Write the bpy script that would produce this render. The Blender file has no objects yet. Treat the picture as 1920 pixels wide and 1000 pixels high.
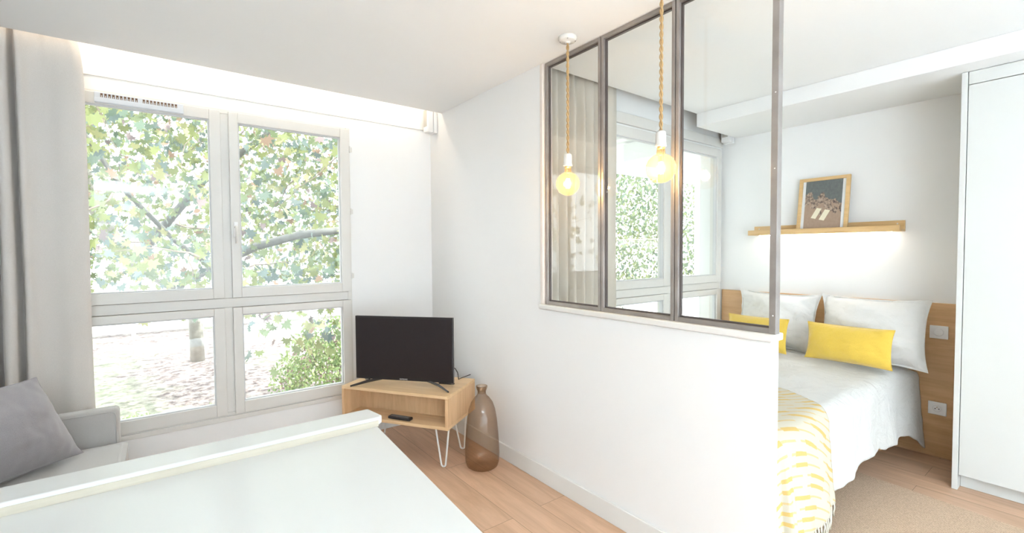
import bpy, bmesh, math, random
import numpy as np
from mathutils import Vector, Matrix, noise
random.seed(7)
rng = np.random.default_rng(7)
SC = bpy.context.scene
COL = SC.collection
PI = math.pi

# ------------------------------------------------------------------ camera
FOC, YAW, PITCH, ROLL = 869.518, math.radians(37.2557), math.radians(-1.9113), math.radians(-.3485)
CAM = Vector((-1.82, 0.0, 1.40))
fw = Vector((math.sin(YAW) * math.cos(PITCH), math.cos(YAW) * math.cos(PITCH), math.sin(PITCH)))
rt = Vector((math.cos(YAW), -math.sin(YAW), 0))
up = rt.cross(fw)
r2 = math.cos(ROLL) * rt + math.sin(ROLL) * up
u2 = -math.sin(ROLL) * rt + math.cos(ROLL) * up
cd = bpy.data.cameras.new('camera')
cam = bpy.data.objects.new('camera', cd)
COL.objects.link(cam)
cam.matrix_world = Matrix(((r2.x, u2.x, -fw.x, CAM.x), (r2.y, u2.y, -fw.y, CAM.y), (r2.z, u2.z, -fw.z, CAM.z), (0, 0, 0, 1)))
cd.sensor_width = 36
cd.lens = FOC * 36 / 1920
cd.clip_start = .02
cd.clip_end = 200
SC.camera = cam

# ------------------------------------------------------------------ world, sun, exposure
SC.view_settings.view_transform = 'Standard'
SC.view_settings.look = 'None'
SC.view_settings.exposure = 1.80
SC.view_settings.gamma = 1
SC.view_settings.use_curve_mapping = False
W = bpy.data.worlds.new('sky')
SC.world = W
W.use_nodes = True
W.node_tree.nodes['Background'].inputs[0].default_value = (.89, .95, 1, 1)
W.node_tree.nodes['Background'].inputs[1].default_value = 1.75


def light(name, kind, loc, rot, energy, color, **kw):
    d = bpy.data.lights.new(name, kind)
    d.energy = energy
    d.color = color
    for k, v in kw.items():
        setattr(d, k, v)
    o = bpy.data.objects.new(name, d)
    o.location = loc
    o.rotation_euler = rot
    COL.objects.link(o)
    return o


light('sun', 'SUN', (0, 0, 9), (math.radians(42), 0, math.radians(28)), 3.2, (1, .97, .9), angle=math.radians(.6))
WARM, COOL = (1, .80, .58), (.93, .97, 1)
light('slot_light', 'AREA', (-1.5, 3.405, 2.66), (0, 0, 0), 1.9, (1, .84, .64), shape='RECTANGLE', size=2.9, size_y=.05)
light('shelf_light', 'AREA', (2.265, 1.42, 1.517), (0, 0, 0), .8, (1, 1, .98), shape='RECTANGLE', size=.03, size_y=.75)
light('added_fill_main', 'AREA', (-1.7, -2.9, 2.45), (0, 0, 0), 73, (.82, .925, 1), shape='RECTANGLE', size=2.2, size_y=1.8, spread=2.3)  # added fill behind the camera, lifts the whole living room
light('added_fill_side', 'AREA', (.7, -3.3, 2.45), (0, 0, 0), 12, (.82, .925, 1), shape='RECTANGLE', size=1.2, size_y=1.8, spread=2.3)  # second added fill, unseen, brightens the bedroom side
light('added_fill_up', 'AREA', (-2.4, -2.9, 1.83), (PI, 0, 0), 50, (.82, .925, 1), shape='DISK', size=.34)  # added upward fill, out of view, brightens the ceiling by bounce

# ------------------------------------------------------------------ materials
MATS = {}


def nodes(name):
    m = bpy.data.materials.new(name)
    m.use_nodes = True
    nt = m.node_tree
    return m, nt, nt.nodes, nt.links, nt.nodes['Principled BSDF']


def plain(name, col, rough=.5, metal=0, spec=.5, bump=0, scale=200, var=0, vscale=3, coat=0, sheen=0):
    if name in MATS:
        return MATS[name]
    m, nt, N, L, b = nodes(name)
    b.inputs['Roughness'].default_value = rough
    b.inputs['Metallic'].default_value = metal
    b.inputs['Specular IOR Level'].default_value = spec
    b.inputs['Coat Weight'].default_value = coat
    b.inputs['Sheen Weight'].default_value = sheen
    tc = N.new('ShaderNodeTexCoord')
    nz = N.new('ShaderNodeTexNoise')
    nz.inputs['Scale'].default_value = vscale
    nz.inputs['Detail'].default_value = 4
    L.new(tc.outputs['Object'], nz.inputs['Vector'])
    mx = N.new('ShaderNodeMixRGB')
    mx.inputs[1].default_value = (*[c * (1 - var) for c in col], 1)
    mx.inputs[2].default_value = (*[min(1, c * (1 + var)) for c in col], 1)
    L.new(nz.outputs['Fac'], mx.inputs[0])
    L.new(mx.outputs[0], b.inputs['Base Color'])
    if bump:
        n2 = N.new('ShaderNodeTexNoise')
        n2.inputs['Scale'].default_value = scale
        n2.inputs['Detail'].default_value = 3
        L.new(tc.outputs['Object'], n2.inputs['Vector'])
        bp = N.new('ShaderNodeBump')
        bp.inputs['Strength'].default_value = bump
        bp.inputs['Distance'].default_value = .002
        L.new(n2.outputs['Fac'], bp.inputs['Height'])
        L.new(bp.outputs[0], b.inputs['Normal'])
    MATS[name] = m
    return m


def wood(name, c1, c2, grain='X', rough=.45, scale=1.0, planks=None, bump=.15):
    """grain runs along the given axis of the object's coordinates; planks=(width, length) adds boards"""
    m, nt, N, L, b = nodes(name)
    tc = N.new('ShaderNodeTexCoord')
    mp = N.new('ShaderNodeMapping')
    s = {'X': (1.2, 14, 14), 'Y': (14, 1.2, 14), 'Z': (14, 14, 1.2)}[grain]
    mp.inputs['Scale'].default_value = [v * scale for v in s]
    L.new(tc.outputs['Object'], mp.inputs['Vector'])
    vec = mp.outputs[0]
    if planks:
        br = N.new('ShaderNodeTexBrick')
        mb = N.new('ShaderNodeMapping')
        mb.inputs['Rotation'].default_value = (0, 0, PI / 2)
        L.new(tc.outputs['Object'], mb.inputs['Vector'])
        L.new(mb.outputs[0], br.inputs['Vector'])
        br.inputs['Scale'].default_value = 1
        br.inputs['Brick Width'].default_value = planks[1]
        br.inputs['Row Height'].default_value = planks[0]
        br.inputs['Mortar Size'].default_value = .0012
        br.inputs['Mortar Smooth'].default_value = .3
        br.inputs['Color1'].default_value = (0, 0, 0, 1)
        br.inputs['Color2'].default_value = (1, 1, 1, 1)
        br.offset = .37
        br.inputs['Mortar'].default_value = (.5, .5, .5, 1)
        ad = N.new('ShaderNodeVectorMath')
        ad.operation = 'MULTIPLY_ADD'
        L.new(br.outputs['Color'], ad.inputs[0])
        ad.inputs[1].default_value = (7, 3, 5)
        L.new(mp.outputs[0], ad.inputs[2])
        vec = ad.outputs[0]
    n1 = N.new('ShaderNodeTexNoise')
    n1.inputs['Scale'].default_value = 1.75
    n1.inputs['Detail'].default_value = 7
    n1.inputs['Roughness'].default_value = .62
    n1.inputs['Distortion'].default_value = .9
    L.new(vec, n1.inputs['Vector'])
    n2 = N.new('ShaderNodeTexNoise')
    n2.inputs['Scale'].default_value = 9
    n2.inputs['Detail'].default_value = 3
    L.new(vec, n2.inputs['Vector'])
    cr = N.new('ShaderNodeValToRGB')
    cr.color_ramp.elements[0].position = .32
    cr.color_ramp.elements[0].color = (*c2, 1)
    cr.color_ramp.elements[1].position = .62
    cr.color_ramp.elements[1].color = (*c1, 1)
    mm = N.new('ShaderNodeMath')
    mm.operation = 'MULTIPLY_ADD'
    L.new(n2.outputs['Fac'], mm.inputs[0])
    mm.inputs[1].default_value = .22
    ms = N.new('ShaderNodeMath')
    ms.operation = 'SUBTRACT'
    L.new(n1.outputs['Fac'], ms.inputs[0])
    ms.inputs[1].default_value = .11
    L.new(ms.outputs[0], mm.inputs[2])
    L.new(mm.outputs[0], cr.inputs[0])
    out = cr.outputs[0]
    if planks:
        hv = N.new('ShaderNodeHueSaturation')
        mr = N.new('ShaderNodeMapRange')
        L.new(br.outputs['Color'], mr.inputs[0])
        mr.inputs[3].default_value = .90
        mr.inputs[4].default_value = 1.08
        L.new(mr.outputs[0], hv.inputs['Value'])
        L.new(out, hv.inputs['Color'])
        mo = N.new('ShaderNodeMixRGB')
        mo.inputs[2].default_value = (c2[0] * .45, c2[1] * .42, c2[2] * .4, 1)
        L.new(br.outputs['Fac'], mo.inputs[0])
        L.new(hv.outputs[0], mo.inputs[1])
        out = mo.outputs[0]
    L.new(out, b.inputs['Base Color'])
    b.inputs['Roughness'].default_value = rough
    bp = N.new('ShaderNodeBump')
    bp.inputs['Strength'].default_value = bump
    bp.inputs['Distance'].default_value = .002
    L.new(mm.outputs[0], bp.inputs['Height'])
    L.new(bp.outputs[0], b.inputs['Normal'])
    MATS[name] = m
    return m


def woven(name, col, scale=900, var=.08, bump=.35, sheen=.2, rough=.9, stretch=(1, 1, 1), translucent=0, crumple=0, cscale=9):
    m, nt, N, L, b = nodes(name)
    tc = N.new('ShaderNodeTexCoord')
    mp = N.new('ShaderNodeMapping')
    mp.inputs['Scale'].default_value = stretch
    L.new(tc.outputs['Object'], mp.inputs['Vector'])
    n1 = N.new('ShaderNodeTexNoise')
    n1.inputs['Scale'].default_value = scale
    n1.inputs['Detail'].default_value = 2
    L.new(mp.outputs[0], n1.inputs['Vector'])
    mx = N.new('ShaderNodeMixRGB')
    mx.inputs[1].default_value = (*[c * (1 - 2 * var) for c in col], 1)
    mx.inputs[2].default_value = (*[min(1, c * (1 + 2 * var)) for c in col], 1)
    L.new(n1.outputs['Fac'], mx.inputs[0])
    L.new(mx.outputs[0], b.inputs['Base Color'])
    b.inputs['Roughness'].default_value = rough
    b.inputs['Specular IOR Level'].default_value = .2
    b.inputs['Sheen Weight'].default_value = sheen
    bp = N.new('ShaderNodeBump')
    bp.inputs['Strength'].default_value = bump
    bp.inputs['Distance'].default_value = .001
    L.new(n1.outputs['Fac'], bp.inputs['Height'])
    L.new(bp.outputs[0], b.inputs['Normal'])
    if crumple:
        n2 = N.new('ShaderNodeTexNoise')
        n2.inputs['Scale'].default_value = cscale
        n2.inputs['Detail'].default_value = 5
        n2.inputs['Roughness'].default_value = .55
        n2.inputs['Distortion'].default_value = 1.6
        L.new(tc.outputs['Object'], n2.inputs['Vector'])
        b2 = N.new('ShaderNodeBump')
        b2.inputs['Strength'].default_value = crumple
        b2.inputs['Distance'].default_value = .02
        L.new(n2.outputs['Fac'], b2.inputs['Height'])
        L.new(b2.outputs[0], bp.inputs['Normal'])
    if translucent:
        tr = N.new('ShaderNodeBsdfTranslucent')
        tr.inputs[0].default_value = (*col, 1)
        ms = N.new('ShaderNodeMixShader')
        ms.inputs[0].default_value = translucent
        L.new(b.outputs[0], ms.inputs[1])
        L.new(tr.outputs[0], ms.inputs[2])
        L.new(ms.outputs[0], N['Material Output'].inputs[0])
    MATS[name] = m
    return m


def thin_glass(name, tint=(1, 1, 1), edge=None, ior=1.5, rough=.0, wave=0, coat=0):
    """a thin pane: transparent body with fresnel reflection on its surfaces"""
    m, nt, N, L, b = nodes(name)
    N.remove(b)
    tr = N.new('ShaderNodeBsdfTransparent')
    tr.inputs[0].default_value = (*tint, 1)
    gl = N.new('ShaderNodeBsdfGlossy')
    gl.inputs['Roughness'].default_value = rough
    # Schlick reflectance of one surface, the same from either side
    lf = N.new('ShaderNodeLayerWeight')
    lf.inputs[0].default_value = .5
    pw = N.new('ShaderNodeMath')
    pw.operation = 'POWER'
    L.new(lf.outputs['Facing'], pw.inputs[0])
    pw.inputs[1].default_value = 5
    f0 = ((ior - 1) / (ior + 1)) ** 2
    fr = N.new('ShaderNodeMath')
    fr.operation = 'MULTIPLY_ADD'
    L.new(pw.outputs[0], fr.inputs[0])
    fr.inputs[1].default_value = 1 - f0
    fr.inputs[2].default_value = f0
    ms = N.new('ShaderNodeMixShader')
    L.new(fr.outputs[0], ms.inputs[0])
    L.new(tr.outputs[0], ms.inputs[1])
    L.new(gl.outputs[0], ms.inputs[2])
    L.new(ms.outputs[0], N['Material Output'].inputs[0])
    if coat:
        # the amber film on the glass scatters a little of the light behind it
        tl = N.new('ShaderNodeBsdfTranslucent')
        tl.inputs[0].default_value = (1, .87, .68, 1)
        m2 = N.new('ShaderNodeMixShader')
        m2.inputs[0].default_value = coat
        L.new(ms.outputs[0], m2.inputs[1])
        L.new(tl.outputs[0], m2.inputs[2])
        L.new(m2.outputs[0], N['Material Output'].inputs[0])
    if edge:
        lw = N.new('ShaderNodeLayerWeight')
        lw.inputs[0].default_value = .35
        mx = N.new('ShaderNodeMixRGB')
        mx.inputs[1].default_value = (*tint, 1)
        mx.inputs[2].default_value = (*edge, 1)
        L.new(lw.outputs['Facing'], mx.inputs[0])
        L.new(mx.outputs[0], tr.inputs[0])
    if wave:
        tc = N.new('ShaderNodeTexCoord')
        nz = N.new('ShaderNodeTexNoise')
        nz.inputs['Scale'].default_value = 14
        L.new(tc.outputs['Object'], nz.inputs['Vector'])
        bp = N.new('ShaderNodeBump')
        bp.inputs['Strength'].default_value = wave
        bp.inputs['Distance'].default_value = .01
        L.new(nz.outputs['Fac'], bp.inputs['Height'])
        L.new(bp.outputs[0], gl.inputs['Normal'])
    MATS[name] = m
    return m


def glow(name, col, strength):
    m, nt, N, L, b = nodes(name)
    b.inputs['Base Color'].default_value = (*col, 1)
    b.inputs['Emission Color'].default_value = (*col, 1)
    b.inputs['Emission Strength'].default_value = strength
    MATS[name] = m
    return m


M_WALL = plain('white_paint', (.875, .88, .88), .55, bump=.05, scale=120, var=.01)
M_CEIL = plain('ceiling_paint', (.88, .885, .885), .7, var=.01)
M_TRIM = plain('white_gloss_paint', (.80, .80, .78), .35, var=.01)
M_WINF = plain('cream_window_paint', (.74, .73, .70), .4, var=.015, bump=.05)
M_BEAD = plain('grey_white_gasket', (.62, .63, .64), .4)
M_DARK = plain('dark_gap', (.03, .03, .03), .6)
M_FLOOR = wood('oak_floor', (.72, .475, .32), (.56, .35, .22), 'Y', .42, .55, planks=(.19, 1.9), bump=.1)
M_OAKX = wood('oak_veneer_long', (.84, .60, .355), (.73, .495, .27), 'X', .4, 1.1)
M_OAKZ = wood('oak_veneer_upright', (.77, .52, .30), (.65, .415, .22), 'Z', .4, 1.3)
M_HEAD = wood('oak_headboard', (.70, .44, .225), (.58, .34, .16), 'Y', .4, .9)
M_SHELF = wood('light_oak', (.76, .52, .26), (.66, .43, .19), 'Y', .4, 1.0)
M_LACQ = plain('white_lacquer', (.82, .84, .83), .22, var=.005)
M_PLY = wood('pale_birch_edge', (.72, .67, .56), (.62, .57, .46), 'X', .5, .8)
M_STEEL = plain('raw_steel', (.36, .33, .31), .42, metal=.6, var=.35, vscale=9, bump=.1)
M_SCREEN = plain('black_screen', (.022, .017, .019), .28, spec=.5)
M_BLACK = plain('black_plastic', (.022, .02, .022), .35)
M_GREYBTN = plain('grey_buttons', (.22, .22, .22), .5)
M_WMET = plain('white_powder_coat', (.80, .79, .77), .4)
M_PLASTIC = plain('white_plastic', (.90, .90, .90), .35)
M_CERAM = plain('white_porcelain', (.80, .78, .74), .2)
M_SOFA = woven('sofa_fabric', (.52, .505, .49), 700, .10, .4, .3, stretch=(1, 1, 2.5))
M_CUSH = woven('grey_cushion_fabric', (.33, .315, .33), 500, .14, .4, .4, stretch=(1, 1, 4))
M_LINEN = woven('white_linen', (.76, .76, .745), 420, .02, .25, .2, crumple=.45)
M_DUVET = woven('washed_white_linen', (.72, .715, .69), 300, .04, .3, .2, crumple=1.0, cscale=7)
M_YELLOW = woven('mustard_velvet', (.80, .555, .09), 260, .05, .2, .6, crumple=.3, cscale=12)
M_CURT = woven('grey_linen_curtain', (.77, .73, .69), 500, .05, .3, .1, stretch=(1, 1, .4), translucent=.16)
M_CURT2 = woven('beige_curtain', (.82, .78, .71), 500, .04, .2, .1, stretch=(1, 1, .4), translucent=.38)
M_ROPE = plain('jute_rope', (.55, .36, .17), .8, var=.3, vscale=300, bump=.6, scale=900)
M_GLASS = thin_glass('window_glass', (.97, .985, .98))
M_PANE = thin_glass('partition_glass', (.985, .99, .985))
M_AMBER = thin_glass('amber_bulb_glass', (.95, .80, .55), edge=(.88, .62, .34), ior=1.45, coat=.05)
M_VASE = thin_glass('smoked_glass', (.89, .82, .74), edge=(.58, .47, .38), ior=1.6, wave=.35)
M_FIL = glow('bulb_filament', (1, .78, .45), 60)
M_LED = glow('led_strip', (1, .96, .88), 6)
M_PANEL = glow('lamp_diffuser', (1, .98, .95), 2)
M_BARK = plain('plane_tree_bark', (.15, .15, .14), .9, var=.35, vscale=6, bump=.5, scale=30)
M_TRUNK = plain('pale_mottled_bark', (.30, .29, .26), .9, var=.4, vscale=5, bump=.5, scale=30)
M_TWIG = plain('dark_twig', (.17, .14, .11), .9, var=.2)
M_FENCE = plain('pale_fence', (.70, .70, .67), .8, var=.05)


def rug_mat():
    m, nt, N, L, b = nodes('jute_weave')
    tc = N.new('ShaderNodeTexCoord')
    wv = N.new('ShaderNodeTexWave')
    wv.bands_direction = 'X'
    wv.inputs['Scale'].default_value = 28
    wv.inputs['Distortion'].default_value = 2.5
    wv.inputs['Detail'].default_value = 3
    wv.inputs['Detail Scale'].default_value = 6
    L.new(tc.outputs['Object'], wv.inputs['Vector'])
    nz = N.new('ShaderNodeTexNoise')
    nz.inputs['Scale'].default_value = 180
    L.new(tc.outputs['Object'], nz.inputs['Vector'])
    ml = N.new('ShaderNodeMath')
    ml.operation = 'MULTIPLY'
    L.new(wv.outputs['Fac'], ml.inputs[0])
    L.new(nz.outputs['Fac'], ml.inputs[1])
    cr = N.new('ShaderNodeValToRGB')
    cr.color_ramp.elements[0].color = (.47, .325, .22, 1)
    cr.color_ramp.elements[0].position = .05
    cr.color_ramp.elements[1].color = (.82, .62, .45, 1)
    cr.color_ramp.elements[1].position = .45
    L.new(ml.outputs[0], cr.inputs[0])
    L.new(cr.outputs[0], b.inputs['Base Color'])
    b.inputs['Roughness'].default_value = .95
    bp = N.new('ShaderNodeBump')
    bp.inputs['Strength'].default_value = .8
    bp.inputs['Distance'].default_value = .004
    L.new(ml.outputs[0], bp.inputs['Height'])
    L.new(bp.outputs[0], b.inputs['Normal'])
    return m


def throw_mat():
    m, nt, N, L, b = nodes('striped_throw_cloth')
    uv = N.new('ShaderNodeUVMap')
    sp = N.new('ShaderNodeSeparateXYZ')
    L.new(uv.outputs[0], sp.inputs[0])

    def mth(op, a, c=None, d=None):
        n = N.new('ShaderNodeMath')
        n.operation = op
        for i, v in enumerate((a, c, d)):
            if v is None:
                continue
            if isinstance(v, (int, float)):
                n.inputs[i].default_value = v
            else:
                L.new(v, n.inputs[i])
        return n.outputs[0]
    x, y = sp.outputs[0], sp.outputs[1]
    nz = N.new('ShaderNodeTexNoise')
    nz.inputs['Scale'].default_value = 3
    L.new(uv.outputs[0], nz.inputs['Vector'])
    row = mth('DIVIDE', y, .047)
    ri = mth('FLOOR', row)
    rf = mth('FRACT', row)
    off = mth('FRACT', mth('MULTIPLY', mth('SINE', mth('MULTIPLY', ri, 12.7)), 43.7))
    # dashes: thick and thin lengths alternating, shifted from row to row
    df = mth('FRACT', mth('ADD', mth('DIVIDE', x, .30), off))
    thick = mth('LESS_THAN', df, .36)
    hw = mth('MULTIPLY_ADD', thick, .10, .10)
    hw = mth('MULTIPLY', hw, mth('GREATER_THAN', mth('ABSOLUTE', mth('SUBTRACT', df, .80)), .07))
    dist = mth('ABSOLUTE', mth('SUBTRACT', rf, .5))
    on = mth('LESS_THAN', mth('ADD', dist, mth('MULTIPLY_ADD', nz.outputs['Fac'], .06, -.03)), hw)
    n3 = N.new('ShaderNodeTexNoise')
    n3.inputs['Scale'].default_value = 260
    L.new(uv.outputs[0], n3.inputs['Vector'])
    amt = mth('MULTIPLY', on, mth('MULTIPLY_ADD', n3.outputs['Fac'], .5, mth('MULTIPLY_ADD', thick, .25, .35)))
    amt = mth('MINIMUM', amt, .95)
    mx = N.new('ShaderNodeMixRGB')
    mx.inputs[1].default_value = (.64, .60, .49, 1)
    mx.inputs[2].default_value = (.68, .45, .11, 1)
    L.new(amt, mx.inputs[0])
    L.new(mx.outputs[0], b.inputs['Base Color'])
    b.inputs['Roughness'].default_value = .95
    bp = N.new('ShaderNodeBump')
    bp.inputs['Strength'].default_value = .35
    bp.inputs['Distance'].default_value = .002
    L.new(n3.outputs['Fac'], bp.inputs['Height'])
    L.new(bp.outputs[0], b.inputs['Normal'])
    return m


def photo_mat():
    """beach photograph: grey green sea above brown rocks and sand, with two cream mats lying on the sand"""
    m, nt, N, L, b = nodes('beach_print')
    uv = N.new('ShaderNodeUVMap')
    sp = N.new('ShaderNodeSeparateXYZ')
    L.new(uv.outputs[0], sp.inputs[0])
    n1 = N.new('ShaderNodeTexNoise')
    n1.inputs['Scale'].default_value = 5
    n1.inputs['Detail'].default_value = 6
    L.new(uv.outputs[0], n1.inputs['Vector'])
    n2 = N.new('ShaderNodeTexNoise')
    n2.inputs['Scale'].default_value = 16
    n2.inputs['Detail'].default_value = 5
    L.new(uv.outputs[0], n2.inputs['Vector'])

    def mth(op, a, c=None, d=None):
        n = N.new('ShaderNodeMath')
        n.operation = op
        for i, v in enumerate((a, c, d)):
            if v is None:
                continue
            if isinstance(v, (int, float)):
                n.inputs[i].default_value = v
            else:
                L.new(v, n.inputs[i])
        return n.outputs[0]
    rocks = N.new('ShaderNodeValToRGB')
    e = rocks.color_ramp.elements
    e[0].position, e[0].color = .38, (.12, .09, .08, 1)
    e[1].position, e[1].color = .60, (.50, .38, .29, 1)
    L.new(n2.outputs['Fac'], rocks.inputs[0])
    sand = N.new('ShaderNodeMixRGB')
    sand.inputs[1].default_value = (.36, .25, .18, 1)
    sand.inputs[2].default_value = (.46, .34, .26, 1)
    L.new(n2.outputs['Fac'], sand.inputs[0])
    sea = N.new('ShaderNodeMixRGB')
    sea.inputs[1].default_value = (.10, .115, .115, 1)
    sea.inputs[2].default_value = (.20, .215, .21, 1)
    L.new(n2.outputs['Fac'], sea.inputs[0])
    x, y = sp.outputs[0], sp.outputs[1]
    k = mth('MULTIPLY_ADD', n1.outputs['Fac'], .5, -.25)
    yy = mth('ADD', y, k)
    yy = mth('MULTIPLY_ADD', x, .18, yy)
    is_sea = mth('GREATER_THAN', yy, .73)
    is_rock = mth('GREATER_THAN', mth('ADD', yy, mth('MULTIPLY', k, 1.5)), .50)
    mx1 = N.new('ShaderNodeMixRGB')
    L.new(is_rock, mx1.inputs[0])
    L.new(sand.outputs[0], mx1.inputs[1])
    L.new(rocks.outputs[0], mx1.inputs[2])
    mx2 = N.new('ShaderNodeMixRGB')
    L.new(is_sea, mx2.inputs[0])
    L.new(mx1.outputs[0], mx2.inputs[1])
    L.new(sea.outputs[0], mx2.inputs[2])
    xs = mth('SUBTRACT', x, mth('MULTIPLY', y, .75))
    iny = mth('LESS_THAN', mth('ABSOLUTE', mth('SUBTRACT', mth('MULTIPLY_ADD', x, .18, y), .38)), .115)
    a1 = mth('LESS_THAN', mth('ABSOLUTE', mth('SUBTRACT', xs, .095)), .075)
    a2 = mth('LESS_THAN', mth('ABSOLUTE', mth('SUBTRACT', xs, .355)), .080)
    mats = mth('MULTIPLY', iny, mth('MAXIMUM', a1, a2))
    mx3 = N.new('ShaderNodeMixRGB')
    L.new(mats, mx3.inputs[0])
    L.new(mx2.outputs[0], mx3.inputs[1])
    mx3.inputs[2].default_value = (.86, .80, .62, 1)
    L.new(mx3.outputs[0], b.inputs['Base Color'])
    b.inputs['Roughness'].default_value = .25
    return m


def leaf_mat(name, trans=.45):
    m, nt, N, L, b = nodes(name)
    at = N.new('ShaderNodeVertexColor')
    at.layer_name = 'leaf_colour'
    L.new(at.outputs[0], b.inputs['Base Color'])
    b.inputs['Roughness'].default_value = .5
    tr = N.new('ShaderNodeBsdfTranslucent')
    L.new(at.outputs[0], tr.inputs[0])
    ms = N.new('ShaderNodeMixShader')
    ms.inputs[0].default_value = trans
    L.new(b.outputs[0], ms.inputs[1])
    L.new(tr.outputs[0], ms.inputs[2])
    L.new(ms.outputs[0], N['Material Output'].inputs[0])
    return m


def ground_mat():
    m, nt, N, L, b = nodes('leaf_littered_ground')
    tc = N.new('ShaderNodeTexCoord')
    n1 = N.new('ShaderNodeTexNoise')
    n1.inputs['Scale'].default_value = 7
    n1.inputs['Detail'].default_value = 8
    n1.inputs['Roughness'].default_value = .7
    L.new(tc.outputs['Object'], n1.inputs['Vector'])
    n2 = N.new('ShaderNodeTexNoise')
    n2.inputs['Scale'].default_value = .5
    n2.inputs['Detail'].default_value = 3
    L.new(tc.outputs['Object'], n2.inputs['Vector'])
    cr = N.new('ShaderNodeValToRGB')
    e = cr.color_ramp.elements
    e[0].position, e[0].color = .40, (.08, .06, .06, 1)
    e[1].position, e[1].color = .60, (.29, .27, .25, 1)
    k = cr.color_ramp.elements.new(.5)
    k.color = (.22, .18, .165, 1)
    L.new(n1.outputs['Fac'], cr.inputs[0])
    g = N.new('ShaderNodeMixRGB')
    g.inputs[2].default_value = (.25, .30, .18, 1)
    mr = N.new('ShaderNodeMapRange')
    mr.inputs[1].default_value = .5
    mr.inputs[2].default_value = .62
    mr.inputs[4].default_value = .45
    L.new(n2.outputs['Fac'], mr.inputs[0])
    L.new(mr.outputs[0], g.inputs[0])
    L.new(cr.outputs[0], g.inputs[1])
    L.new(g.outputs[0], b.inputs['Base Color'])
    b.inputs['Roughness'].default_value = .95
    return m


M_RUG, M_THROW, M_PHOTO, M_GROUND = rug_mat(), throw_mat(), photo_mat(), ground_mat()
M_LEAF = leaf_mat('leaf_surface')


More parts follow.
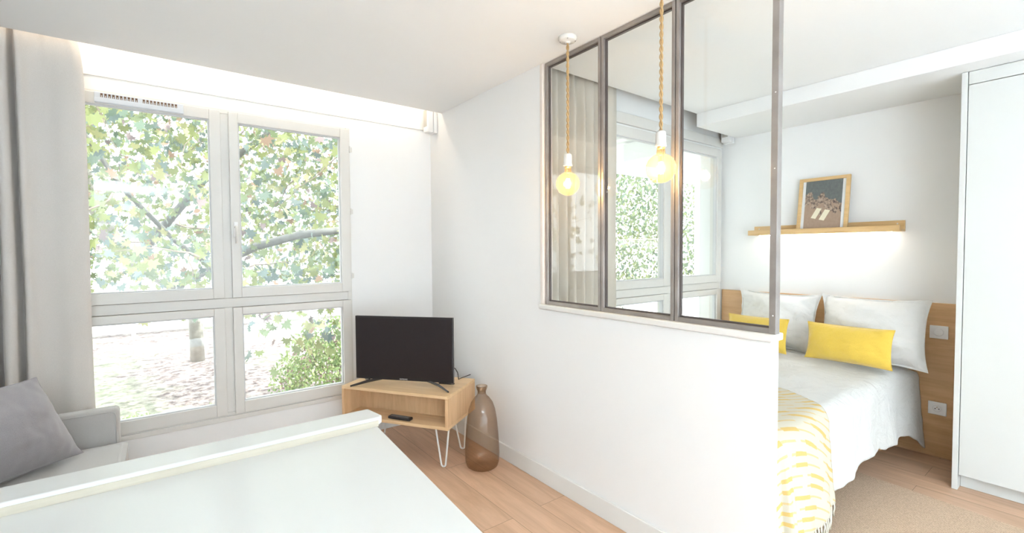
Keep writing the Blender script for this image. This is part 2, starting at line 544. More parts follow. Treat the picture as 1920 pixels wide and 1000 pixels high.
# ------------------------------------------------------------------ mesh helpers
class MB:
    def __init__(s):
        s.bm = bmesh.new()

    def box(s, x0, x1, y0, y1, z0, z1, mat=None):
        vs = [s.bm.verts.new((x, y, z)) for x in (x0, x1) for y in (y0, y1) for z in (z0, z1)]
        if mat is not None:
            for v in vs:
                v.co = mat @ v.co
        for f in ((0, 1, 3, 2), (4, 6, 7, 5), (0, 4, 5, 1), (2, 3, 7, 6), (0, 2, 6, 4), (1, 5, 7, 3)):
            s.bm.faces.new([vs[i] for i in f])
        return s

    def prism(s, pts, z0, z1, axis='z', mat=None):
        def P(a, b, c):
            v = {'z': Vector((a, b, c)), 'y': Vector((a, c, b)), 'x': Vector((c, a, b))}[axis]
            return mat @ v if mat is not None else v
        lo = [s.bm.verts.new(P(a, b, z0)) for a, b in pts]
        hi = [s.bm.verts.new(P(a, b, z1)) for a, b in pts]
        s.bm.faces.new(lo[::-1])
        s.bm.faces.new(hi)
        n = len(pts)
        for i in range(n):
            j = (i + 1) % n
            s.bm.faces.new((lo[i], lo[j], hi[j], hi[i]))
        return s

    def lathe(s, prof, seg=32, c=(0, 0, 0), caps=True, mat=None, squash=None):
        rings = []
        for r, z in prof:
            ring = []
            for k in range(seg):
                a = 2 * PI * k / seg
                v = Vector((r * math.cos(a), r * math.sin(a), z))
                if squash:
                    v = squash(v, a)
                v = mat @ v if mat is not None else v + Vector(c)
                ring.append(s.bm.verts.new(v))
            rings.append(ring)
        for a, b in zip(rings, rings[1:]):
            for k in range(seg):
                s.bm.faces.new((a[k], a[(k + 1) % seg], b[(k + 1) % seg], b[k]))
        if caps:
            s.bm.faces.new(rings[0][::-1])
            s.bm.faces.new(rings[-1])
        return s

    def tube(s, pts, r, seg=8, closed=False, caps=True):
        pts = [Vector(p) for p in pts]
        n = len(pts)
        rings = []
        prev = None
        for i, p in enumerate(pts):
            if closed:
                d = (pts[(i + 1) % n] - pts[i - 1])
            else:
                d = pts[min(i + 1, n - 1)] - pts[max(i - 1, 0)]
            d.normalize()
            if prev is None:
                a = d.cross(Vector((0, 0, 1)))
                if a.length < .1:
                    a = d.cross(Vector((1, 0, 0)))
            else:
                a = prev - d * prev.dot(d)
            a.normalize()
            prev = a
            bv = d.cross(a)
            rr = r[i] if isinstance(r, (list, tuple)) else r
            rings.append([s.bm.verts.new(p + rr * (math.cos(2 * PI * k / seg) * a + math.sin(2 * PI * k / seg) * bv)) for k in range(seg)])
        pairs = list(zip(rings, rings[1:])) + ([(rings[-1], rings[0])] if closed else [])
        for a, b in pairs:
            for k in range(seg):
                s.bm.faces.new((a[k], a[(k + 1) % seg], b[(k + 1) % seg], b[k]))
        if not closed and caps:
            s.bm.faces.new(rings[0][::-1])
            s.bm.faces.new(rings[-1])
        return s

    def grid(s, fn, nu, nv, uvf=None):
        uvl = s.bm.loops.layers.uv.verify() if uvf else None
        V = [[s.bm.verts.new(fn(i / nu, j / nv)) for j in range(nv + 1)] for i in range(nu + 1)]
        for i in range(nu):
            for j in range(nv):
                f = s.bm.faces.new((V[i][j], V[i + 1][j], V[i + 1][j + 1], V[i][j + 1]))
                if uvl:
                    for lp, (a, b) in zip(f.loops, ((i, j), (i + 1, j), (i + 1, j + 1), (i, j + 1))):
                        lp[uvl].uv = uvf(a / nu, b / nv)
        return s

    def build(s, name, mat, parent=None, bevel=0, seg=2, smooth=False, sub=0, solid=0, loc=None, rotz=0, weld=False, angle=40):
        if weld:
            bmesh.ops.remove_doubles(s.bm, verts=s.bm.verts, dist=1e-5)
        bmesh.ops.recalc_face_normals(s.bm, faces=s.bm.faces)
        me = bpy.data.meshes.new(name)
        s.bm.to_mesh(me)
        s.bm.free()
        me.materials.append(mat)
        if smooth:
            me.polygons.foreach_set('use_smooth', [True] * len(me.polygons))
        o = bpy.data.objects.new(name, me)
        COL.objects.link(o)
        if parent is not None:
            o.parent = parent
        if loc is not None:
            o.location = loc
        if rotz:
            o.rotation_euler = (0, 0, rotz)
        if solid:
            md = o.modifiers.new('thickness', 'SOLIDIFY')
            md.thickness = solid
            md.offset = 0
        if bevel:
            md = o.modifiers.new('bevel', 'BEVEL')
            md.width = bevel
            md.segments = seg
            md.limit_method = 'ANGLE'
            md.angle_limit = math.radians(angle)
        if sub:
            md = o.modifiers.new('subdivision', 'SUBSURF')
            md.levels = sub
            md.render_levels = sub
        return o


def tag(o, label, cat, group=None):
    o['label'] = label
    o['category'] = cat
    if group:
        o['group'] = group
    return o


def thing(name, label, cat, loc=(0, 0, 0), rotz=0, group=None):
    o = bpy.data.objects.new(name, None)
    o.empty_display_size = .1
    COL.objects.link(o)
    o.location = loc
    o.rotation_euler = (0, 0, rotz)
    return tag(o, label, cat, group)


def struct(name, mb, mat, **kw):
    o = mb.build(name, mat, **kw)
    o['kind'] = 'structure'
    return o


def box(*a, **k):
    return MB().box(*a, **k)


def nz(p, s=1.0, o=0.0):
    return noise.noise(Vector((p[0] * s + o, p[1] * s + o * 1.7, p[2] * s - o)))


# ------------------------------------------------------------------ the room shell
XL, YR, XR, YW, YB, H = -3.0, -4.6, 2.315, 3.505, 2.25, 2.5
WX1, WX2 = -2.29, .68          # left ends of the two windows
WW, WZ0, WZ1 = 1.62, .335, 2.32

struct('floor', MB().box(XL - .15, .07, -1.3, YW + .02, -.12, 0).box(.07, XR + .15, -1.3, YB + .02, -.12, 0), M_FLOOR)
struct('floor', box(XL - .15, XR + .15, YR - .15, -1.302, -.12, 0), plain('added_bounce_tile', (.70, .74, .77), .45, var=.02))  # unseen pale floor added behind the camera for neutral bounce light
struct('wall_left', box(XL - .15, XL, YR, YW + .2, -.1, 2.8), M_WALL)
struct('wall_rear', box(XL - .15, XR + .15, YR - .15, YR, -.1, 2.8), M_WALL)
struct('wall_right', box(XR, XR + .15, YR, YB + .2, -.1, 2.8), M_WALL)
a, b_ = WX1, WX1 + WW
struct('wall_far', MB().box(XL, a, YW, YW + .2, -.1, 2.8).box(b_, .0, YW, YW + .2, -.1, 2.8)
       .box(a, b_, YW, YW + .2, -.1, WZ0 - .03).box(a, b_, YW, YW + .2, WZ1, 2.8), M_WALL)
a, b_ = WX2, WX2 + WW
struct('wall_alcove', MB().box(.07, a, YB, YB + .2, -.1, 2.8).box(b_, XR, YB, YB + .2, -.1, 2.8)
       .box(a, b_, YB, YB + .2, -.1, WZ0 - .03).box(a, b_, YB, YB + .2, WZ1, 2.8), M_WALL)
struct('wall_partition', MB().prism([(.79, 0), (2.105, 0), (YW + .2, 0), (YW + .2, 2.8), (2.105, 2.8), (2.105, 1.05), (.79, 1.05)], 0, .067, 'x'), M_WALL, bevel=.002)
struct('ceiling', MB().box(XL, 0, YR, 3.31, H, 2.7).box(0, XR, YR, 2.105, H, 2.7)
       .box(XL, 0, 3.31, YW, 2.7, 2.8).box(.067, XR, 2.105, YB, 2.7, 2.8).box(XL, XR, YR, 2.105, 2.7, 2.8).box(XL, 0, 2.105, 3.31, 2.7, 2.8), M_CEIL, bevel=.002)
struct('ceiling_beam', box(1.665, XR, YR, 2.105, 2.395, H), M_CEIL, bevel=.003)
struct('baseboard_partition', MB().box(-.013, 0, .79, YW, 0, .105), M_TRIM, bevel=.004)
struct('baseboard_far', MB().box(XL, -.013, YW - .013, YW, 0, .105), M_TRIM, bevel=.004)
struct('trim_1', MB().box(-.014, .08, .778, 2.115, 1.052, 1.081), M_TRIM, bevel=.006)          # cap of the low wall
struct('trim_2', MB().box(-.006, .072, 2.083, 2.105, 1.081, H), plain('pale_pink_wood', (.80, .73, .68), .5), bevel=.002)
struct('trim_3', MB().box(XL, -.0, YW - .006, YW, 2.395, 2.40).box(WX1 - .02, WX1 + WW + .02, YW - .012, YW, WZ0 - .03, WZ0), M_WINF, bevel=.002)
struct('trim_4', MB().box(.067, XR, YB - .02, YB, 2.33, 2.41).box(.067, XR, YB - .012, YB, WZ0 - .03, WZ0), M_WINF, bevel=.003)


def ring(mb, x0, x1, z0, z1, gx0, gx1, gz0, gz1, y0, y1):
    mb.box(x0, gx0, y0, y1, z0, z1).box(gx1, x1, y0, y1, z0, z1)
    mb.box(gx0, gx1, y0, y1, z0, gz0).box(gx0, gx1, y0, y1, gz1, z1)
    return mb


def window(n, x0, y, vent):
    w = bpy.data.objects.new('window_%d' % n, None)
    COL.objects.link(w)
    w.location = (x0, y, 0)
    w['kind'] = 'structure'
    f = MB()
    f.box(0, .03, -.004, .08, WZ0, WZ1).box(WW - .03, WW, -.004, .08, WZ0, WZ1)
    f.box(.03, WW - .03, -.004, .08, WZ0, .36).box(.03, WW - .03, -.004, .08, 2.29, WZ1)
    f.box(.03, WW - .03, -.004, .08, 1.045, 1.105)
    f.box(.785, .86, -.003, .08, .36, 1.045).box(.785, .86, -.003, .08, 1.105, 2.29)
    f.build('window_frame', M_WINF, w, bevel=.003)
    gl = [(.08, .74, .02, .80), (.896, 1.545, .844, 1.608)]
    for k, (g0, g1, s0, s1) in enumerate(gl):
        for (z0, z1, gz0, gz1) in ((.345, 1.043, .42, .995), (1.107, 2.305, 1.17, 2.24)):
            s = ring(MB(), s0, s1, z0, z1, g0, g1, gz0, gz1, -.022 if k else -.016, .04).build('sash', M_WINF, w, bevel=.003)
            ring(MB(), g0 - .001, g1 + .001, gz0 - .001, gz1 + .001, g0 + .008, g1 - .008, gz0 + .008, gz1 - .008, -.008, .02).build('glazing_bead', M_BEAD, s, bevel=.002)
            box(g0 + .004, g1 - .004, .010, .014, gz0 + .004, gz1 - .004).build('glass_pane', M_GLASS, s)
    h = MB().box(.858, .882, -.034, -.022, 1.50, 1.60)
    h.build('handle_plate', M_PLASTIC, w, bevel=.004)
    MB().tube([(.870, -.03, 1.565), (.870, -.062, 1.565), (.870, -.068, 1.55), (.870, -.064, 1.46)], .0085, 10).build('handle', M_CERAM, w, smooth=True)
    for z in (2.14, 1.68, 1.20):
        MB().tube([(WW - .004, -.012, z), (WW - .004, -.012, z + .045)], .007, 8).box(WW - .002, WW + .016, -.007, -.003, z + .004, z + .04).build('hinge', M_WINF, w)
    if vent:
        v = MB().box(.205, .61, -.05, -.016, 2.243, 2.268).box(.205, .61, -.042, -.016, 2.268, 2.300)
        v = v.build('air_vent', plain('cool_white_plastic', (.72, .75, .79), .4), w, bevel=.003)
        d = MB()
        c = MB()
        for q in range(21):
            if q == 10:
                continue
            x = .232 + q * .0168
            d.box(x, x + .0105, -.0435, -.0415, 2.272, 2.293)
            c.box(x + .0035, x + .007, -.0445, -.0425, 2.272, 2.282)
        d.build('vent_slots', plain('vent_shadow_brown', (.16, .09, .05), .7), v)
        c.build('vent_clips', M_WINF, v)
    return w


window(1, WX1, YW, True)
window(2, WX2, YB, False)

# ------------------------------------------------------------------ curtains
def spline(pts, n):
    out = []
    P = [Vector((*p, 0)) for p in pts]
    for i in range(len(P) - 1):
        p0, p1, p2, p3 = P[max(i - 1, 0)], P[i], P[i + 1], P[min(i + 2, len(P) - 1)]
        for k in range(n):
            t = k / n
            out.append(.5 * ((2 * p1) + (p2 - p0) * t + (2 * p0 - 5 * p1 + 4 * p2 - p3) * t * t + (3 * p1 - p0 - 3 * p2 + p3) * t ** 3))
    out.append(P[-1])
    return [(v.x, v.y) for v in out]


def curtain(name, label, path, z0, z1, mat, yc, pinches, edge_pull=0.0, hem=.08):
    xs = [p[0] for p in path]
    x_end = max(xs)

    def fn(u, v):
        i = u * (len(path) - 1)
        k = min(int(i), len(path) - 2)
        t = i - k
        x = path[k][0] * (1 - t) + path[k + 1][0] * t
        y = path[k][1] * (1 - t) + path[k + 1][1] * t
        z = z0 + (z1 - z0) * v
        top = max(0, (z - (z1 - .30)) / .30)
        # gathered towards the heading
        y = yc + (y - yc) * (1 - .45 * top ** 2)
        for px in pinches:
            d = (x - px) / .02
            y -= .010 * math.exp(-d * d) * top
            x -= (x - px) * .35 * math.exp(-((x - px) / .035) ** 2) * top
        x -= edge_pull * top ** 2 * max(0, 1 - (x_end - x) / .25)
        low = 1 - v
        x += .006 * math.sin(3 * z + 17 * x) * low
        y += .004 * nz((x * 6, y * 6, z * 2.2))
        return Vector((x, y, z))
    o = MB().grid(fn, (len(path) - 1), 60).build(name, mat, smooth=True, solid=.003)
    return tag(o, label, 'curtain')


p1 = [(-2.117, 3.385), (-2.14, 3.372), (-2.20, 3.365), (-2.26, 3.378), (-2.32, 3.372), (-2.350, 3.352), (-2.366, 3.362), (-2.372, 3.40),
      (-2.385, 3.435), (-2.395, 3.40), (-2.400, 3.36), (-2.42, 3.345), (-2.44, 3.36), (-2.446, 3.41), (-2.458, 3.435), (-2.468, 3.40),
      (-2.474, 3.355), (-2.495, 3.345), (-2.515, 3.36), (-2.525, 3.42), (-2.545, 3.435), (-2.56, 3.38), (-2.58, 3.345), (-2.61, 3.36), (-2.63, 3.42),
      (-2.66, 3.43), (-2.68, 3.37), (-2.72, 3.345), (-2.75, 3.40), (-2.79, 3.43), (-2.82, 3.36), (-2.86, 3.35), (-2.90, 3.42), (-2.95, 3.40)]
curtain('window_curtain', 'pale grey linen curtain beside the tall window above the sofa', spline(p1, 7), .015, 2.60, M_CURT, 3.385,
        (-2.155, -2.255, -2.375, -2.46, -2.6, -2.8), edge_pull=.03)
p2 = [(.775, 2.185), (.745, 2.172), (.70, 2.168), (.655, 2.180), (.625, 2.205)]
x = .625
k = 0
for dx in (.03, .045, .035, .05, .03, .04, .05, .035, .04, .05, .03, .04, .02):
    x -= dx
    k += 1
    p2.append((x, 2.160 if k % 2 else 2.212))
p2[-1] = (.10, 2.19)
curtain('alcove_curtain', 'beige pleated curtain behind the steel framed glass, at the bedroom window', spline(p2, 8), .015, 2.56, M_CURT2, 2.185,
        (.16, .24, .33, .40, .47, .54, .62, .72))

# ------------------------------------------------------------------ glazed steel partition on the low wall
gp = thing('glazed_partition', 'raw steel framed interior window of three glass panels on the low wall', 'interior window', (.03, .777, 1.081))
PW = 1.303 / 3
for i in range(3):
    y0, y1, z1 = i * PW, (i + 1) * PW - .0045, H - 1.081 - .001
    f = ring(MB(), y0, y1, 0, z1, y0 + .017, y1 - .017, .020, z1 - .020, -.020, .012)
    for v in f.bm.verts:
        v.co = Vector((v.co.y, v.co.x, v.co.z))
    f = f.build('steel_frame', M_STEEL, gp, bevel=.002)
    g = ring(MB(), y0 + .016, y1 - .016, .019, z1 - .019, y0 + .023, y1 - .023, .027, z1 - .027, -.006, .008)
    for v in g.bm.verts:
        v.co = Vector((v.co.y, v.co.x, v.co.z))
    g.build('glazing_strip', plain('dark_steel', (.12, .10, .095), .45, metal=.5, var=.3, vscale=9), f, bevel=.001)
    box(-.0025, .0025, y0 + .018, y1 - .018, .021, z1 - .021).build('glass_panel', M_PANE, f)
# outer stile the glass frame is screwed to, and its bright rivet heads
s = box(-.024, -.020, .0, .024, 0, H - 1.082).build('end_stile', M_STEEL, gp, bevel=.001)
for z in (.07, .62, .90, 1.30):
    MB().lathe([(.0028, 0), (.002, .0018)], 10, mat=Matrix.Translation((-.0238, .010, z)) @ Matrix.Rotation(-PI / 2, 4, 'Y')).build('rivet', M_WMET, s)

# ------------------------------------------------------------------ pendants
def pendant(loc, zb, label):
    t = thing('pendant_lamp', label, 'pendant lamp', (loc[0], loc[1], H), group='pair of rope pendant lamps')
    ro = MB().lathe([(.048, 0), (.048, -.012), (.042, -.022), (.016, -.026), (.012, -.034)], 40).build('ceiling_rose', M_CERAM, t, smooth=True, bevel=.002)
    for k in range(4):
        a_ = PI / 4 + k * PI / 2
        MB().lathe([(.0035, 0), (.0035, -.004)], 10, c=(.039 * math.cos(a_), .039 * math.sin(a_), -.0205)).build('screw', plain('zinc_screw', (.45, .43, .42), .3, metal=1), ro)
    L_ = H - zb
    z_sock = -(L_ - .062 - .03 - .06)
    m = MB()
    nst = int(abs(z_sock) / .0035)
    for k in range(2):
        m.tube([(.0040 * math.cos(i * .34 + PI * k), .0040 * math.sin(i * .34 + PI * k), -.03 + (z_sock + .03) * i / nst) for i in range(nst + 1)], .0043, 7)
    m.build('rope_cord', M_ROPE, t, smooth=True)
    MB().lathe([(.012, z_sock + .004), (.020, z_sock - .002), (.0215, z_sock - .012), (.0215, z_sock - .048), (.023, z_sock - .050), (.023, z_sock - .060), (.018, z_sock - .061)], 32).build('socket', M_CERAM, t, smooth=True, bevel=.001)
    zc = -L_
    R_ = .062
    pr = [(.0165, zc + R_ + .036), (.0165, zc + R_ + .016), (.018, zc + R_ + .006)]
    for k in range(5, 25):
        a_ = PI / 2 - k * PI / 24 if False else PI / 2 - (k - 3) * PI / 21.0
        pr.append((max(.0005, R_ * math.cos(a_)), zc + R_ * math.sin(a_)))
    bu = MB().lathe(pr, 40, caps=False).build('bulb_glass', M_AMBER, t, smooth=True)
    MB().lathe([(.017, zc + R_ + .040), (.0165, zc + R_ + .020)], 24).build('bulb_cap', plain('brass_cap', (.75, .68, .5), .3, metal=.8), t, smooth=True)
    MB().lathe([(.004, zc + R_ + .02), (.004, zc + .03), (.007, zc + .025)], 12).build('bulb_stem', thin_glass('clear_stem_glass', (.9, .88, .8)), bu, smooth=True)
    fl = MB()
    for k in range(4):
        a_ = k * PI / 2 + .5
        cx, cy = .011 * math.cos(a_), .011 * math.sin(a_)
        fl.tube([(cx * .5, cy * .5, zc + .026), (cx, cy, zc + .004), (cx * .7, cy * .7, zc - .022)], .0028, 8)
    fl.build('filament', M_FIL, bu, smooth=True)
    return t


pendant((-.118, 1.753), 1.748, 'rope pendant lamp with amber globe bulb and its white ceiling rose in view')
pendant((-.14, 1.176), 1.742, 'rope pendant lamp with the larger looking amber globe bulb, nearer the camera')
light('bulb_light', 'POINT', (-.113, 1.753, 1.748), (0, 0, 0), .9, (1, .70, .40), shadow_soft_size=.02)
light('bulb_light', 'POINT', (-.14, 1.176, 1.742), (0, 0, 0), .9, (1, .70, .40), shadow_soft_size=.02)

# ------------------------------------------------------------------ small boxes in the ceiling slots
def slot_box(loc, rotz, label, sx=1.0):
    t = thing('sensor_box', label, 'wall device', loc, rotz, 'white boxes in the ceiling corners')
    MB().prism([(-.045, 0), (.045, 0), (.045, .205), (-.045, .205)], 0, .03, 'y').build('back_plate', M_PLASTIC, t, bevel=.006, seg=3)
    b = MB().box(-.04, .04, -.055, 0, .006, .20).build('cover', M_PLASTIC, t, bevel=.012, seg=4)
    MB().box(-.026, .026, -.058, -.054, .05, .185).build('grey_window', plain('grey_lens', (.50, .48, .45), .3), b, bevel=.003)
    MB().tube([(.01, -.05, .19), (.012, -.06, .21), (.0, -.05, .235)], .0025, 6).build('wire', M_DARK, t)
    return t


slot_box((-.032, 3.42, 2.355), math.radians(90 + 180), 'white plastic box high in the corner beside the tall window')
slot_box((2.275, 2.165, 2.352), math.radians(90 + 180), 'small white plastic box in the corner over the bedroom window')

# ------------------------------------------------------------------ sofa
sf = thing('sofa', 'light grey fabric sofa below the curtain, cut off by the picture edge', 'sofa', (-2.5, 2.6, 0))
def P_(x0, x1, y0, y1, z0, z1):
    return box(x0 + 2.5, x1 + 2.5, y0 - 2.6, y1 - 2.6, z0, z1)
P_(-2.97, -2.03, 1.95, 3.26, .10, .27).build('base', M_SOFA, sf, bevel=.012, seg=3)
P_(-2.97, -2.74, 2.04, 3.168, .27, .82).build('backrest', M_SOFA, sf, bevel=.035, seg=4)
for y0, y1 in ((3.172, 3.262), (1.945, 2.035)):
    ar = P_(-2.97, -2.008, y0, y1, .12, .588).build('armrest', M_SOFA, sf, bevel=.022, seg=5)
    yy = y0 - .001 if y0 > 3 else y1 + .001
    MB().tube([(-2.45 + 2.5 - .4, yy - 2.6, .574), (-2.04 + 2.5, yy - 2.6, .574), (-2.026 + 2.5, yy - 2.6, .566), (-2.021 + 2.5, yy - 2.6, .55), (-2.021 + 2.5, yy - 2.6, .30)], .0028, 6).build('piping', M_SOFA, ar, smooth=True)


def seat_fn(u, v):
    x = -2.74 + .765 * u
    y = 2.042 + 1.125 * v
    bu = (max(0, 1 - abs(2 * u - 1) ** 6) * max(0, 1 - abs(2 * v - 1) ** 8))
    return Vector((x + 2.5, y - 2.6, .40 + .038 * bu + .004 * nz((x * 5, y * 5, 0))))


m = MB().grid(seat_fn, 30, 30)
o = m.build('seat_cushion', M_SOFA, sf, smooth=True)
mm = MB().box(-2.74 + 2.5, -1.975 + 2.5, 2.042 - 2.6, 3.167 - 2.6, .272, .412).build('seat_core', M_SOFA, sf, bevel=.024, seg=4)
for x in (-2.9, -2.1):
    for y in (2.0, 3.2):
        MB().lathe([(.016, 0), (.022, .1)], 14, c=(x + 2.5, y - 2.6, 0)).build('leg', M_OAKZ, sf)


# ------------------------------------------------------------------ pillows and cushions
def cushion_mb(w, h, T, seed, taper=0.0, pinch=.07, wr=.012, flange=0, n=44, sag=0.0, corner=.10, wfreq=5.0):
    mb = MB()

    def side(sg):
        def fn(a, c):
            u, v = 2 * a - 1, 2 * c - 1
            f = flange
            uu, vv = min(1, abs(u) / (1 - f)), min(1, abs(v) / (1 - f * w / h))
            t = T * max(0, (1 - uu ** 2.3)) ** .66 * max(0, (1 - vv ** 2.3)) ** .66
            x = w / 2 * u * (1 - pinch * (1 - abs(v) ** 2.5) * abs(u) ** 3)
            y = h / 2 * v * (1 - pinch * (1 - abs(u) ** 2.5) * abs(v) ** 3)
            x *= 1 - taper * (v + 1) / 2
            edge = max(0, 1 - max(abs(u), abs(v)) ** 10)
            q = (x * wfreq, y * wfreq, sg * 3.0)
            z = sg * t + wr * (nz(q, 1, seed) + .5 * nz(q, 2.3, seed + 5)) * (.3 + edge) + .25 * wr * nz(q, 6, seed)
            z += .02 * corner * 5 * abs(u * v) ** 4 * math.sin(seed * 2 + u * 2 + v)
            y -= sag * (1 - abs(u)) * max(0, v)
            return Vector((x, y, z))
        return fn
    mb.grid(side(1), n, n)
    mb.grid(side(-1), n, n)
    for v in mb.bm.verts:
        pass
    return mb


def place(o, origin, xdir, ydir):
    """origin is the middle of the bottom edge; xdir is the width, ydir the height"""
    xd = Vector(xdir).normalized()
    yd = Vector(ydir)
    yd = (yd - xd * yd.dot(xd)).normalized()
    zd = xd.cross(yd)
    o.matrix_world = Matrix(((xd.x, yd.x, zd.x, origin[0]), (xd.y, yd.y, zd.y, origin[1]), (xd.z, yd.z, zd.z, origin[2]), (0, 0, 0, 1)))


def cushion(name, label, cat, mat, w, h, T, seed, origin, xdir, ydir, group=None, seam=True, **kw):
    mb = cushion_mb(w, h, T, seed, **kw)
    for v in mb.bm.verts:
        v.co.y += h / 2
    o = mb.build(name, mat, smooth=True, weld=True)
    place(o, origin, xdir, ydir)
    tag(o, label, cat, group)
    if seam:
        pin = kw.get('pinch', .07)
        pts = []
        n = 30
        for sx, sy, ex, ey in ((-1, -1, 1, -1), (1, -1, 1, 1), (1, 1, -1, 1), (-1, 1, -1, -1)):
            for k in range(n):
                u = sx + (ex - sx) * k / n
                v = sy + (ey - sy) * k / n
                pts.append((w / 2 * u * (1 - kw.get('taper', 0) * (v + 1) / 2) * (1 - pin * (1 - abs(v) ** 2.5) * abs(u) ** 3), h / 2 * v * (1 - pin * (1 - abs(u) ** 2.5) * abs(v) ** 3) + h / 2, .012 * kw.get('wr', .012) * 0))
        MB().tube(pts, .0022, 6, closed=True).build('seam', mat, o, smooth=True)
    return o


cushion('sofa_cushion', 'darker grey square cushion leaning on the light grey sofa', 'cushion', M_CUSH, .50, .40, .10, 3.1,
        (-2.315, 2.80, .452), (.72, .69, 0), (-.33, .04, 1), pinch=.05, wr=.016, taper=.42)

# ------------------------------------------------------------------ bed
BX0, BX1, BY0, BY1, BT = .24, 2.265, .86, 2.13, .585
bed = thing('bed', 'low bed frame with mattress under the white duvet', 'bed', (1.3, 1.5, 0))
box(BX0 + .03 - 1.3, BX1 - 1.3, BY0 + .04 - 1.5, BY1 - .02 - 1.5, .15, .34).build('box_base', plain('pale_base_fabric', (.62, .58, .52), .9), bed, bevel=.01)
box(BX0 + .02 - 1.3, BX1 - 1.3, BY0 + .03 - 1.5, BY1 - .01 - 1.5, .342, .555).build('mattress', M_LINEN, bed, bevel=.04, seg=4)
for x in (BX0 + .12, BX1 - .12):
    for y in (BY0 + .14, BY1 - .12):
        MB().lathe([(.02, .011 if x < 1 and y < 1.2 else 0), (.027, .15)], 14, c=(x - 1.3, y - 1.5, 0)).build('leg', M_OAKZ, bed)


def drape(px, py, top, r, x0, x1, y0, y1, flare, fold_amp, fold_f, seed, off=0.0, extra=0.0, zmin=.02):
    """cloth lying on a rounded slab: a point beyond the slab's outline hangs down the side"""
    qx = min(max(px, x0 + r), x1 - r) if px < x0 + r else px
    qy = min(max(py, y0 + r), y1 - r)
    vx, vy = px - qx, py - qy
    d = math.hypot(vx, vy)
    wr = .010 * nz((px * 2.2, py * 3.5, 0), 1, seed) + .005 * nz((px * 5, py * 9, 0), 1, seed + 3)
    if d < 1e-6:
        return Vector((px, py, top + wr + off))
    nx, ny = vx / d, vy / d
    arc = r * PI / 2
    if d < arc:
        a_ = d / r
        return Vector((qx + nx * (r + off) * math.sin(a_), qy + ny * (r + off) * math.sin(a_), top - r * (1 - math.cos(a_)) + (wr + off) * math.cos(a_)))
    h = d - arc
    along = qx * abs(ny) * 1 + qy * abs(nx) + math.atan2(ny, nx) * .12
    fold = fold_amp * min(1, h / .25) * (math.sin(along * fold_f + seed + 1.2 * nz((along * 3, 0, 0), 1, seed)) + .5 * nz((along * 11, h * 2, 0), 1, seed)) + .004 * nz((along * 16, h * 14, 0), 1, seed)
    out = r + off + flare * h + fold + extra * min(1, h / .2) * (1 + math.sin(along * 31 + h * 3))
    return Vector((qx + nx * out, qy + ny * out, max(zmin, top - r - h * math.cos(flare) + .3 * wr)))


# duvet: planar cloth from the headboard to the foot, hanging over the near side and the foot
HANG = .36


def duvet_fn(u, v):
    px = (BX0 - .26) + (BX1 + .028 - (BX0 - .26)) * u
    hang = HANG + .035 * nz((px * 2.5, 0, 0), 1, 9) + .022 * nz((px * 9, 0, 0), 1, 4) + (.12 * max(0, (px - 2.0) / .28) ** 1.5) - (.04 * max(0, 1 - abs(px - 1.2) / .7))
    ya = BY0 - hang
    py = ya + (BY1 - ya) * (1 - (1 - v) ** 1.25)
    py = BY1 + (ya - BY1) * (1 - v)
    p = drape(px, py, BT, .085, BX0, 99, BY0, 99, .10, .009, 16, 2.0)
    cx = max(0, 1 - abs(py - 1.5) / .8)
    if p.z > .5:
        # soft billow, and long curved creases pulled from the pillows to the near corner
        s = (px - .9 * (py - .9)) * 1.0
        p.z += .022 * cx + .007 * math.sin(9 * (px + .55 * (py - .8) ** 2 * 3) + 2 * nz((px * 2, py * 2, 1))) * cx
    # the head end spreads towards the headboard
    k = max(0, (px - 1.9) / .38)
    if py < BY0:
        p.y -= .035 * k ** 2
    return p


dv = MB().grid(duvet_fn, 130, 120).build('duvet', M_DUVET, smooth=True, solid=.010)
tag(dv, 'white crumpled linen duvet spread over the bed', 'duvet')
# fitted sheet strip under the pillows is the duvet's own cover; near edge piping
TX1 = .76


def throw_planar(u, v):
    hang = .385 + .07 * (1 - u)
    ya = BY0 - hang
    yb = 1.95
    py = ya + (yb - ya) * v
    x1 = TX1 + .20 * max(0, min(1, (py - BY0 + .03) / .28)) ** .8 + .10 * max(0, py - 1.1)
    x0 = BX0 - .30
    px = x0 + (x1 - x0) * u
    return px, py


def throw_fn(u, v):
    px, py = throw_planar(u, v)
    p = drape(px, py, BT, .085, BX0, 99, BY0, 99, .10, .009, 16, 2.0, off=.016, extra=.007)
    cx = max(0, 1 - abs(py - 1.5) / .8)
    if p.z > .5:
        p.z += .022 * cx + .007 * math.sin(9 * (px + .55 * (py - .8) ** 2 * 3) + 2 * nz((px * 2, py * 2, 1))) * cx
    return p


def throw_uv(u, v):
    px, py = throw_planar(u, v)
    return (px, py + .42 * px + .03 * math.sin(px * 9))


tw = MB().grid(throw_fn, 90, 130, throw_uv).build('throw_blanket', M_THROW, smooth=True, solid=.004)
tag(tw, 'cream throw with broken yellow stripes and fringe over the foot of the bed', 'blanket')
fr = MB()
for k in range(34):
    u = (k + .5) / 34
    a0 = throw_fn(u, 0)
    x, y, z = a0
    j = .006 * math.sin(k * 2.3)
    fr.tube([(x, y, z + .008), (x + j, y - .003, z - .015), (x - j, y - .001, z - .035), (x + j * 1.5, y + .001, z - .062 - .008 * math.sin(k * 1.7))], [.0035, .0045, .004, .0052], 6)
fr.build('fringe', plain('cream_yarn', (.68, .64, .54), .95, var=.06), tw, smooth=True)

